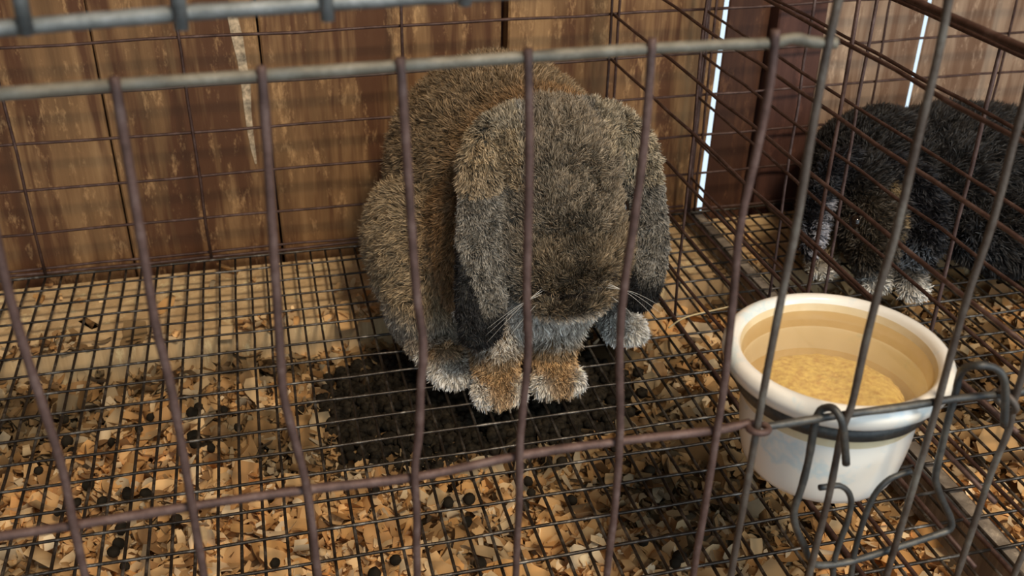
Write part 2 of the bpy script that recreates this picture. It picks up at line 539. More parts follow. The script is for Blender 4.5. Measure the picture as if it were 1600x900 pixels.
ring('wire_clip', at(1185, 669, 1, YF), .0042, .0014, M_RUST, (0.1, 0.15, 1), 'rusty wire clip tying the door rail to the bar left of the bowl', .05, .9)
ring('wire_clip', at(1571, 626, 1, YF), .0052, .0015, M_ZINCB, (0.9, .25, .45), 'shiny grey wire clip on the bar at the right edge', .3, .9)

# ------------------------------------------------------------------ bowl, water, holder
BC = np.array([0.2625, -0.2225]); ZR = 0.1695; HB = 0.062


def lathe(prof, n=72):
    V, F = [], []
    for (r_, z) in prof:
        for k in range(n):
            a = 2 * math.pi * k / n
            V.append((BC[0] + r_ * math.cos(a), BC[1] + r_ * math.sin(a), z))
    m = len(prof)
    for i in range(m - 1):
        for k in range(n):
            k2 = (k + 1) % n
            F.append((i * n + k, i * n + k2, (i + 1) * n + k2, (i + 1) * n + k))
    return V, F


zr = ZR
outer = [(0.0005, zr - HB), (.030, zr - HB), (.0335, zr - HB + .001), (.0355, zr - HB + .004), (.0372, zr - HB + .012), (.0388, zr - HB + .025), (.0398, zr - .020), (.0404, zr - .0145),
         (.0420, zr - .0132), (.0455, zr - .0122), (.0485, zr - .0098), (.0501, zr - .0062), (.0502, zr - .0036), (.0488, zr - .0010), (.0462, zr), (.0438, zr - .0008), (.0424, zr - .003)]
v, f = lathe(smooth_path(outer, 3))
bowl = pydata('feeding_bowl', v, f, M_BOWL)
tag(bowl, 'round white glazed bowl with a thick rolled rim, clamped behind the front bars', 'bowl')
inner = [(.0424, zr - .003), (.0416, zr - .006), (.0408, zr - .010), (.0398, zr - .022), (.0385, zr - .034), (.035, zr - .043), (.026, zr - .047), (.012, zr - .048), (.0005, zr - .048)]
v, f = lathe(smooth_path(inner, 4))
pydata('inner_glaze', v, f, M_BOWLIN, bowl)['label'] = 'cream coloured inside of the bowl'
wl = zr - .0070
v, f = lathe([(.0005, wl), (.02, wl), (.036, wl), (.0400, wl + .0001), (.0418, wl + .0006)])
water = pydata('drinking_water', v, [q[::-1] for q in f], M_WATER)
tag(water, 'cloudy yellowish water filling the white bowl', 'water')
# soaked feed on the bottom
V = []; F = []; nr, na = 22, 48
for i in range(nr + 1):
    for k in range(na):
        a = 2 * math.pi * k / na; r_ = .0375 * i / nr
        x = r_ * math.cos(a); y = r_ * math.sin(a)
        h = .0270 + .006 * (-y / .035) * .8 - .005 * (x / .035) * .5
        h *= max(0, 1 - (i / nr) ** 10)
        h += random.uniform(-.0008, .0008)
        V.append((BC[0] + x, BC[1] + y, zr - .0445 + max(h, 0)))
for i in range(nr):
    for k in range(na):
        F.append((i * na + k, i * na + (k + 1) % na, (i + 1) * na + (k + 1) % na, (i + 1) * na + k))
feed = pydata('soaked_feed', V, F, M_FEED, None)
tag(feed, 'yellow mush of soaked feed settled on the bottom of the water', 'feed', kind='stuff')

holder = empty('bowl_holder', (BC[0], BC[1] - .04, zr - .02))
tag(holder, 'dark wire holder ring hooked over the rail with the bowl in it', 'holder')
# flat ring band under the rim
V = []; F = []
nseg = 64
for k in range(nseg):
    a = 2 * math.pi * k / nseg
    for (r_, z) in ((.0410, zr - .0200), (.0432, zr - .0200), (.0432, zr - .0142), (.0410, zr - .0142)):
        V.append((BC[0] + r_ * math.cos(a), BC[1] + r_ * math.sin(a), z))
for k in range(nseg):
    for j in range(4):
        F.append((k * 4 + j, k * 4 + (j + 1) % 4, ((k + 1) % nseg) * 4 + (j + 1) % 4, ((k + 1) % nseg) * 4 + j))
pydata('ring', V, F, M_HOLD, holder)
YH = YF + .0048
U = P([(1272, 668), (1264, 715), (1253, 760), (1241, 797), (1243, 822), (1256, 852), (1266, 875), (1282, 883), (1330, 877), (1400, 856), (1465, 835), (1484, 826), (1486, 812), (1474, 785), (1464, 760), (1462, 742), (1470, 705), (1482, 655), (1494, 610)], YH)
h1 = [at(1322, 725, 1, YF - .005), at(1319, 680, 1, YF - .005), at(1314, 655, 1, YF - .0045), at(1303, 639, 1, YF - .001), at(1290, 637, 1, YF + .003), at(1279, 645, 1, YH)]
h2 = [at(1499, 588, 1, YH), at(1508, 575, 1, YF + .001), at(1530, 571, 1, YF - .004), at(1552, 574, 1, YF - .005), at(1567, 588, 1, YF - .006), at(1571, 615, 1, YF - .006), at(1569, 665, 1, YF - .006)]
wire('frame_wire', smooth_path(h1 + U + h2, 4), .0016, M_HOLD, holder, 10)
wire('frame_wire', smooth_path(P([(1280, 762), (1296, 760), (1312, 759), (1325, 768), (1330, 785), (1325, 812), (1313, 845), (1303, 880), (1300, 930)], YH + .0005), 4), .0013, M_HOLD, holder, 10)
wire('frame_wire', smooth_path(P([(1424, 736), (1405, 742), (1388, 750), (1370, 768), (1356, 795), (1344, 830), (1334, 870), (1326, 930)], YH + .0005), 4), .0013, M_HOLD, holder, 10)


# ------------------------------------------------------------------ animals
def ell(c, r, rot=(0, 0, 0), col=None):
    return dict(c=np.array(c, float), r=np.array(r, float), R=np.array(Matrix.Rotation(0, 3, 'X').to_3x3()) if rot == (0, 0, 0) else np.array((Matrix.Rotation(rot[2], 3, 'Z') @ Matrix.Rotation(rot[1], 3, 'Y') @ Matrix.Rotation(rot[0], 3, 'X'))), col=col)


def chain(pts, col, sub=5):
    """pts: (x,y,z,r) tapered limb as closely spaced balls"""
    out = []
    P_ = smooth_path([p for p in pts], sub)
    for p in P_:
        out.append(ell(p[:3], (p[3],) * 3, col=col))
    return out


def flat_chain(pts, col, rotz, sub=5):
    """pts: (x,y,z,rw,rt): flattened limb (ear): rw width radius, rt thickness radius"""
    out = []
    for p in smooth_path(pts, sub):
        out.append(ell(p[:3], (p[3], p[4], p[3]), (0, 0, rotz), col))
    return out


def dist_all(X, prims):
    D = np.empty((len(prims), len(X)), np.float32)
    for i, e in enumerate(prims):
        q = (X - e['c']) @ e['R']
        k = np.linalg.norm(q / e['r'], axis=1)
        D[i] = (k - 1) * e['r'].min()
    return D


def animal_body(name, prims, voxel, parent, mat, smooth_it=6):
    bm = bmesh.new()
    for e in prims:
        m = Matrix.LocRotScale(Vector(e['c']), Matrix(e['R'].tolist()), Vector(e['r']))
        bmesh.ops.create_icosphere(bm, subdivisions=3, radius=1.0, matrix=m)
    me = bpy.data.meshes.new('tmp'); bm.to_mesh(me); bm.free()
    o = bpy.data.objects.new('tmp', me); SC.collection.objects.link(o)
    rm = o.modifiers.new('r', 'REMESH'); rm.mode = 'VOXEL'; rm.voxel_size = voxel
    sm = o.modifiers.new('s', 'SMOOTH'); sm.factor = 0.6; sm.iterations = smooth_it
    dg = bpy.context.evaluated_depsgraph_get()
    ev = o.evaluated_get(dg)
    nm = bpy.data.meshes.new_from_object(ev)
    bpy.data.objects.remove(o); bpy.data.meshes.remove(me)
    nm.name = name
    n = len(nm.vertices)
    X = np.empty(n * 3, np.float32); nm.vertices.foreach_get('co', X); X = X.reshape(-1, 3)
    col = region_col(X, prims)
    ca = nm.color_attributes.new('Col', 'FLOAT_COLOR', 'POINT')
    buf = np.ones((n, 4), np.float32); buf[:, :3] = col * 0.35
    ca.data.foreach_set('color', buf.ravel())
    nm.materials.clear(); nm.materials.append(mat)
    nm.polygons.foreach_set('use_smooth', [True] * len(nm.polygons))
    nm.transform(Matrix.Translation(-parent_world(parent)))
    ob = bpy.data.objects.new(name, nm)
    link(ob, parent)
    return ob, X


def region_col(X, prims):
    D = dist_all(X, prims)
    W = np.exp(-(D - D.min(0)) / 0.0030)
    C = np.array([e['col'] for e in prims], np.float32)
    return (W.T @ C) / W.sum(0)[:, None]


def vnoise(X, s, seed):
    """smooth pseudo noise vector field"""
    rs = np.random.default_rng(seed)
    out = np.zeros_like(X)
    for _ in range(6):
        k = rs.normal(size=(3, 3)) * s; ph = rs.uniform(0, 6.28, 3)
        out += np.sin(X @ k + ph)
    return out / 3.0


def hcell(X, s, seed):
    q = np.floor(X / s + vnoise(X, 0.6 / s, seed + 5) * .5).astype(np.int64)
    h = (q[:, 0] * 73856093) ^ (q[:, 1] * 19349663) ^ (q[:, 2] * 83492791) ^ seed
    out = np.empty((len(X), 3), np.float32)
    for i in range(3):
        hh = (h * (2654435761 + 97 * i) + 12345 * (i + 1)) & 0xffffffff
        hh = (hh ^ (hh >> 15)) * 2246822519 & 0xffffffff
        hh = (hh ^ (hh >> 13)) & 0xffff
        out[:, i] = hh / 32768.0 - 1
    return out


def fur(name, body, parent, prims, n, colour, flow, length, width, parent_obj=None, seed=3, weight=None, agouti=1.0, lift=0.75):
    me = body.data
    off = np.array(parent_world(parent), np.float32)
    nv = len(me.vertices)
    X = np.empty(nv * 3, np.float32); me.vertices.foreach_get('co', X); X = X.reshape(-1, 3) + off
    N = np.empty(nv * 3, np.float32); me.vertices.foreach_get('normal', N); N = N.reshape(-1, 3)
    me.calc_loop_triangles()
    nt_ = len(me.loop_triangles)
    T = np.empty(nt_ * 3, np.int32); me.loop_triangles.foreach_get('vertices', T); T = T.reshape(-1, 3)
    A = np.linalg.norm(np.cross(X[T[:, 1]] - X[T[:, 0]], X[T[:, 2]] - X[T[:, 0]]), axis=1)
    Cn = X[T].mean(1); Nn = N[T].mean(1)
    if weight is not None: A = A * weight(Cn, Nn)
    rs = np.random.default_rng(seed)
    idx = rs.choice(nt_, n, p=A / A.sum())
    u = rs.random((n, 2)).astype(np.float32); s = u.sum(1) > 1; u[s] = 1 - u[s]
    t0, t1, t2 = T[idx].T
    a = 1 - u[:, :1] - u[:, 1:]
    R0 = X[t0] * a + X[t1] * u[:, :1] + X[t2] * u[:, 1:]
    NN = N[t0] * a + N[t1] * u[:, :1] + N[t2] * u[:, 1:]
    NN /= np.linalg.norm(NN, axis=1)[:, None]
    L = length(R0) * rs.uniform(.7, 1.2, n).astype(np.float32)
    FL = flow(R0, NN)
    FL = FL - (FL * NN).sum(1)[:, None] * NN
    J = rs.normal(size=(n, 3)).astype(np.float32)
    cl = hcell(R0, .0036, 17) * .38 + hcell(R0, .008, 5) * .22
    D0 = NN * lift + FL * .75 + J * .17 + cl
    D0 /= np.linalg.norm(D0, axis=1)[:, None]
    D1 = NN * lift * .55 + FL * 1.0 + J * .25 + cl * 1.5
    D1 /= np.linalg.norm(D1, axis=1)[:, None]
    # never grow inwards
    for D in (D0, D1):
        dn = (D * NN).sum(1); m = dn < .12
        D[m] += NN[m] * (.12 - dn[m])[:, None]
    Lc = L[:, None]
    P0 = R0 - NN * .0006
    P1 = R0 + D0 * Lc * .45
    P2 = P1 + D1 * Lc * .33
    P3 = P2 + (D1 * .8 + cl * .4) * Lc * .25
    S = np.cross(D0, rs.normal(size=(n, 3)).astype(np.float32)); S /= np.linalg.norm(S, axis=1)[:, None]
    wd = (width * rs.uniform(.7, 1.3, n)).astype(np.float32)[:, None]
    V = np.stack([P0 - S * wd, P0 + S * wd, P1 - S * wd * .9, P1 + S * wd * .9, P2 - S * wd * .6, P2 + S * wd * .6, P3], 1)
    base = (np.arange(n) * 7)[:, None]
    q = np.concatenate([base + 0, base + 1, base + 3, base + 2, base + 2, base + 3, base + 5, base + 4, base + 4, base + 5, base + 6], 1)
    loops = q.ravel().astype(np.int32)
    sizes = np.tile(np.array([4, 4, 3], np.int32), n)
    starts = np.concatenate([[0], np.cumsum(sizes)[:-1]]).astype(np.int32)
    fm = bpy.data.meshes.new(name)
    fm.vertices.add(n * 7); fm.loops.add(len(loops)); fm.polygons.add(len(sizes))
    fm.vertices.foreach_set('co', (V - off).astype(np.float32).ravel())
    fm.loops.foreach_set('vertex_index', loops)
    fm.polygons.foreach_set('loop_start', starts)
    fm.update(calc_edges=True)
    c = colour(R0, rs)                       # n,3 base colour of the region
    rnd = rs.random((n, 1)).astype(np.float32)
    rnd2 = rs.random((n, 1)).astype(np.float32)
    tuft = 1 + .30 * hcell(R0, .0036, 17)[:, :1]
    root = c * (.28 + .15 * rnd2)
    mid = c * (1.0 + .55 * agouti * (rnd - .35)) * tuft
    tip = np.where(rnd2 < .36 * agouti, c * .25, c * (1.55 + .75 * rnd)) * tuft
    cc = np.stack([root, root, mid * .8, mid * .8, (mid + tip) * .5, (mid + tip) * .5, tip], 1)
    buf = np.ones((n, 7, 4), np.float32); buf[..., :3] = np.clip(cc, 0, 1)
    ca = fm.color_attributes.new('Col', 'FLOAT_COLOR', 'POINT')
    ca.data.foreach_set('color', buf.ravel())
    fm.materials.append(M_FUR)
    o = bpy.data.objects.new(name, fm)
    link(o, parent_obj or parent)
    o['kind'] = 'stuff'
    return o


# fur colours (linear)
AG = (0.215, 0.150, 0.085)      # agouti brown
AGL = (0.34, 0.255, 0.155)       # lighter sandy flank
GR = (0.215, 0.172, 0.122)      # grey brown head
EARC = (0.215, 0.195, 0.165)    # slate ear
BLK = (0.012, 0.011, 0.011)
ORG = (0.215, 0.125, 0.057)      # rusty nape
TAN = (0.46, 0.28, 0.125)      # paws
WHT = (0.90, 0.84, 0.74)
CHS = (0.62, 0.57, 0.50)       # pale grey chest
FACE = (0.195, 0.145, 0.090)

rab = empty('rabbit', (0.19, 0.1, 0.002))
tag(rab, 'brown lop-eared rabbit crouching on the mesh floor with its head bowed', 'rabbit')
Z0 = 0.002
pr = []
pr += [ell((.196, .158, .098), (.084, .084, .091), col=AG),              # rump and back
       ell((.190, .135, .110), (.071, .076, .077), col=AG),
       ell((.207, .100, .125), (.064, .058, .058), col=ORG),             # nape
       ell((.155, .072, .082), (.030, .044, .054), col=ORG),             # left shoulder
       ell((.246, .078, .082), (.030, .046, .054), col=AG),
       ell((.200, .054, .062), (.048, .044, .044), col=CHS),             # chest
       ell((.127, .112, .062), (.035, .058, .057), (0, 0, .25), AGL),    # left haunch
       ell((.126, .088, .040), (.028, .040, .032), (0, 0, .2), AGL),
       ell((.258, .125, .058), (.035, .060, .054), (0, 0, -.2), AGL)]
# head: bowed, long axis pointing down and forward
pr += [ell((.2090, .050, .150), (.045, .044, .042), (-.5, 0, 0), GR),    # crown
       ell((.2085, .028, .122), (.041, .034, .044), (.1, 0, 0), GR),
       ell((.1830, .015, .102), (.0215, .022, .029), col=FACE),          # cheeks
       ell((.2310, .016, .100), (.0215, .022, .029), col=FACE),
       ell((.2070, .004, .098), (.031, .022, .028), (.2, 0, 0), FACE),   # muzzle
       ell((.2070, -.003, .080), (.029, .016, .0140), (.2, 0, 0), FACE),
       ell((.2070, .012, .074), (.018, .014, .010), col=CHS)]
# ears: roots on the crown, hanging beside the face
pr += flat_chain([(.184, .050, .176, .015, .012), (.166, .044, .168, .0165, .014), (.1580, .034, .151, .0160, .010),
                  (.1520, .016, .126, .0155, .0065), (.1490, .004, .104, .0160, .0055), (.1480, -.003, .082, .0172, .005), (.1480, -.006, .063, .0150, .005)], EARC, .20, 6)
pr += flat_chain([(.236, .052, .175, .015, .012), (.254, .048, .165, .0165, .014), (.2640, .040, .147, .0150, .011),
                  (.2680, .030, .120, .0145, .008), (.2690, .022, .096, .0145, .007), (.2660, .016, .074, .0130, .006), (.2620, .014, .060, .0105, .006)], EARC, -.65, 6)
# fore legs and paws
for sx, (px_, py_) in ((-1, (.1605, .001)), (1, (.2030, .004))):
    pr += chain([(.196 + sx * .024, .050, .060, .026), (.190 + sx * .021,   .034, .038, .018), (px_ + .002, py_ + .018, .021, .0150), (px_, py_ + .008, .013, .0130)], TAN if sx < 0 else TAN, 4)
    for q in (-1.5, -.5, .5, 1.5):
        pr.append(ell((px_ + q * .0080, py_ - .006 + abs(q) * .0022, .0085), (.0054, .0115, .0072), col=TAN if abs(q) < 1 else WHT))
# hind feet
pr += chain([(.118, .100, .018, .020), (.124, .065, .013, .0155), (.131, .040, .0115, .0140)], TAN, 4)
for q in (-1.5, -.5, .5, 1.5):
    pr.append(ell((.1350 + q * .0070, .0255 + abs(q) * .003, .0085), (.0052, .0120, .0072), (0, 0, .12), WHT if q < 1 else TAN))
pr += chain([(.268, .115, .018, .020), (.270, .085, .013, .0155), (.268, .065, .0115, .0140)], CHS, 4)
for q in (-1.5, -.5, .5, 1.5):
    pr.append(ell((.2700 + q * .0070, .0505 + abs(q) * .003, .0085), (.0048, .0120, .0070), (0, 0, .05), WHT))
PRIMS = pr
body, BX = animal_body('body', pr, .0022, rab, M_SKIN, 5)


def ear_mask(X):
    D = dist_all(X, PRIMS)
    return np.array([e['col'] == EARC for e in PRIMS])[D.argmin(0)]


def col_brown(X, rs):
    c = region_col(X, PRIMS)
    # soft markings in world space
    x, y, z = X.T
    def blend(m, col):
        m = np.clip(m, 0, 1)[:, None]
        c[:] = c * (1 - m) + np.array(col, np.float32) * m
    j = rs.normal(size=len(X)).astype(np.float32)
    ear = ear_mask(X)
    # darker nose bridge
    blend((y < .055) * np.clip(1 - np.abs(x - .208) / .017, 0, 1) * np.clip((.158 - z) / .04, 0, 1) * (z > .07) * .7, (.070, .056, .040))
    # fawn rim over the ear roots
    blend(((z > .162) & (y < .075) & (np.abs(x - .209) > .026)) * .6, (.36, .29, .19))
    blend(((np.abs(x - .158) < .022) & (y < .060) & (z > .146) & (z < .18)) * .6, (.40, .29, .165))
    blend(((x > .248) & (y < .065) & (z > .140) & (z < .17)) * .6, (.42, .35, .24))
    # black lower edge of the ears
    earL = ear & (x < .2) & (z < .14)
    blend(earL * np.clip((.079 + np.clip(.1480 - x, 0, 1) * 3.6 - z) / .006 + .1 * j, 0, 1), BLK)
    earR = ear & (x > .2) & (z < .15)
    blend(earR * np.clip((.080 + np.clip(.262 - x, 0, 1) * 3.0 - z) / .008 + .1 * j, 0, 1), BLK)
    ch = (y < .060) & (x > .140) & (x < .255) & ~ear
    blend((ch & (z < .074) & (z > .029) & (y < .050)) * np.clip((.074 - z) / .006, 0, 1) * .85, (.60, .55, .48))
    blend((ch & (z <= .034) & (z > .024)) * .6, (.20, .165, .12))
    # mouth line and dark crescents on the muzzle
    blend(((y < .016) & (np.abs(z - .0845 - 9 * (x - .207) ** 2) < .0018) & (np.abs(x - .207) < .028)) * .85, (.03, .022, .018))
    blend(((y < .020) & (np.abs(z - .096 - 6 * (x - .215) ** 2) < .0030) & (np.abs(x - .215) < .020)) * .55, (.05, .036, .024))
    # grey wash low on the flank and haunch
    blend((~ear & (z < .050) & (x < .16) & (y > .040)) * np.clip((.050 - z) / .02, 0, 1) * .70, (.40, .365, .315))
    # white outer edges of paws, brown forearms
    blend(((z < .014) & (x > .210) & (y < .02)) * .85, WHT)
    blend(((z < .020) & (x < .149) & (y < .05)) * np.clip((.022 - z) / .01, 0, 1) * .8, WHT)
    return c


def flow_brown(X, N):
    x, y, z = X.T
    F_ = np.zeros_like(X)
    # body: hair runs backwards and down
    F_[:, 1] = .9; F_[:, 2] = -.65; F_[:, 0] = (x - .19) * 3
    head = (y < .062) & (z > .070)
    F_[head] = np.stack([(x[head] - .205) * 8, .25 * np.ones(head.sum()), .85 * np.ones(head.sum())], 1)
    ear = ((x < .166) | (x > .252)) & (y < .06) & (z > .055)
    F_[ear] = np.array([0, -.15, -1.0])
    low = z < .05
    F_[low] = np.array([0, -.35, -.9])
    F_ = F_ / np.linalg.norm(F_, axis=1)[:, None]
    F_ += vnoise(X, 70, 3) * .35
    return F_.astype(np.float32)


def len_brown(X):
    x, y, z = X.T
    L = np.full(len(X), .0085, np.float32)
    L[(y < .062) & (z > .068)] = .0062
    L[z < .026] = .0055
    L[(y < .045) & (z < .068) & (z >= .026)] = .0075
    L[ear_mask(X) & (z < .150)] = .0036
    return L


def w_brown(C, N):
    v = CP - C; v = v / np.linalg.norm(v, axis=1)[:, None]
    f_ = (v * N).sum(1)
    w_ = np.where(f_ > -.35, 1.0, .35)
    w_ *= np.where(C[:, 2] < .004, .1, 1)
    w_ *= np.where((C[:, 1] < .065) & (C[:, 2] > .06), 1.7, 1.0)
    return w_


fur('fur', body, rab, pr, 270000, col_brown, flow_brown, len_brown, .00027, parent_obj=None, seed=3, weight=w_brown)

# eyes, claws, whiskers
def ball(name, c, r, mat, parent, seg=12):
    bm = bmesh.new(); bmesh.ops.create_uvsphere(bm, u_segments=seg, v_segments=seg // 2 + 2, radius=1, matrix=Matrix.LocRotScale(Vector(c) - parent_world(parent), None, Vector(r)))
    me = bpy.data.meshes.new(name); bm.to_mesh(me); bm.free()
    me.polygons.foreach_set('use_smooth', [True] * len(me.polygons)); me.materials.append(mat)
    return link(bpy.data.objects.new(name, me), parent)


ball('eye', (.1675, .022, .126), (.0055, .0070, .0075), M_EYE, rab)
ball('eye', (.2490, .024, .126), (.0055, .0070, .0075), M_EYE, rab)
for (bx, by, s) in ((.1605, -.013, 1), (.2030, -.010, 1)):
    for q in (-1.5, -.5, .5, 1.5):
        wire('claw', [(bx + q * .0080, by + .002 + abs(q) * .002, .0055), (bx + q * .0080, by - .003 + abs(q) * .002, .0045), (bx + q * .0080, by - .0060 + abs(q) * .002, .0020)], .0007, M_CLAW, rab, 6, wob=0)
for sx in (-1, 1):
    for k in range(4):
        a = .30 + k * .16
        p0 = np.array([.2065 + sx * .016, -.010, .088 + .003 * (k % 3)])
        L_ = .050 + .004 * k
        p2 = p0 + np.array([sx * L_ * math.cos(a) * .9, -.012 + .006 * k * .3, -L_ * math.sin(a)])
        p2[2] = max(p2[2], .006)
        p1 = (p0 + p2) / 2 + np.array([0, -.004, .006])
        v, f = tube_data(smooth_path([p0, p1, p2], 5),   .00016, 5, r2=.00005)
        pydata('whisker', v, f, M_WHISK, rab)

# ---- black rabbit in the neighbouring cage
rab2 = empty('rabbit', (0.55, 0.1, 0.002))
tag(rab2, 'black rabbit with gold face markings lying in the right-hand cage', 'rabbit')
K = (0.011, 0.010, 0.012); K2 = (0.019, 0.017, 0.016); GLD = (0.30, 0.20, 0.09); GF = (0.050, 0.038, 0.026); LG = (0.34, 0.33, 0.36)
p2 = []
p2 += [ell((.615, .165, .058), (.115, .078, .056), col=K2),
       ell((.540, .172, .064), (.058, .066, .052), col=K2),
       ell((.690, .120, .050), (.070, .080, .048), (0, 0, .3), K2),
       ell((.525, .130, .050), (.040, .045, .044), col=K),
       ell((.630, .088, .036), (.066, .042, .036), (0, 0, -.1), K2)]
p2 += [ell((.5010, .125, .070), (.030, .034, .031), (-.3, 0, 0), K2), ell((.4945, .100, .052), (.025, .026, .031), col=GF),
       ell((.489, .084, .036), (.018, .018, .019), col=GF), ell((.500, .094, .030), (.016, .016, .016), col=K)]
p2 += flat_chain([(.484, .132, .094, .013, .010), (.467, .128, .088, .015, .010), (.456, .120, .070, .014, .008), (.449, .110, .052, .014, .007), (.445, .102, .036, .011, .006)], K, .5, 4)
p2 += flat_chain([(.515, .118, .092, .013, .010), (.530, .104, .082, .015, .010), (.534, .090, .062, .014, .008), (.531, .080, .042, .013, .007), (.528, .074, .028, .010, .006)], K, -.5, 4)
p2 += chain([(.528, .115, .040, .022), (.522, .088, .022, .014), (.518, .068, .012, .011)], K, 4)
p2 += chain([(.500, .120, .035, .020), (.497, .100, .020, .013), (.495, .086, .012, .011)], K, 4)
for bx, by in ((.517, .060), (.494, .078)):
    for q in (-1, 0, 1):
        p2.append(ell((bx + q * .006, by + abs(q) * .002, .0085), (.0045, .010, .0065), col=WHT))
p2 += chain([(.476, .150, .030, .018), (.470, .130, .014, .013), (.466, .118, .011, .011)], GLD, 4)
p2.append(ell((.464, .110, .009), (.011, .010, .007), col=WHT))
body2, BX2 = animal_body('body', p2, .0028, rab2, M_SKIN, 5)


def col_black(X, rs):
    c = region_col(X, p2)
    x, y, z = X.T
    def blend(m, col):
        m = np.clip(m, 0, 1)[:, None]; c[:] = c * (1 - m) + np.array(col, np.float32) * m
    def spot(cx, cy, cz, r, col, a=.9):
        d = np.sqrt((x - cx) ** 2 + (y - cy) ** 2 + (z - cz) ** 2)
        blend(np.clip((r - d) / (r * .4), 0, 1) * a, col)
    spot(.449, .098, .050, .014, LG, .9); spot(.444, .092, .040, .012, LG, .8); spot(.458, .112, .064, .010, LG, .6)
    spot(.503, .090, .086, .009, GLD, .7); spot(.510, .080, .062, .0065, GLD, .7); spot(.509, .074, .050, .0065, GLD, .8); spot(.508, .070, .039, .0065, GLD, .8)
    spot(.520, .074, .032, .014, (.11, .13, .16), .8); spot(.560, .060, .040, .03, (.05, .055, .065), .6)
    return c


def flow_black(X, N):
    F_ = np.zeros_like(X); F_[:, 0] = .8; F_[:, 1] = .2; F_[:, 2] = -.5
    F_ += vnoise(X, 60, 8) * .5
    return F_.astype(np.float32)


def len_black(X):
    L = np.full(len(X), .010, np.float32)
    L[X[:, 0] < .54] = .006
    L[X[:, 2] < .02] = .006
    return L


fur('fur', body2, rab2, p2, 75000, col_black, flow_black, len_black, .00042, seed=9, weight=w_brown, agouti=.6)
ball('eye', (.4725, .092, .060), (.005, .0065, .0065), M_EYE, rab2)
ball('eye', (.5160, .094, .060), (.005, .0065, .0065), M_EYE, rab2)


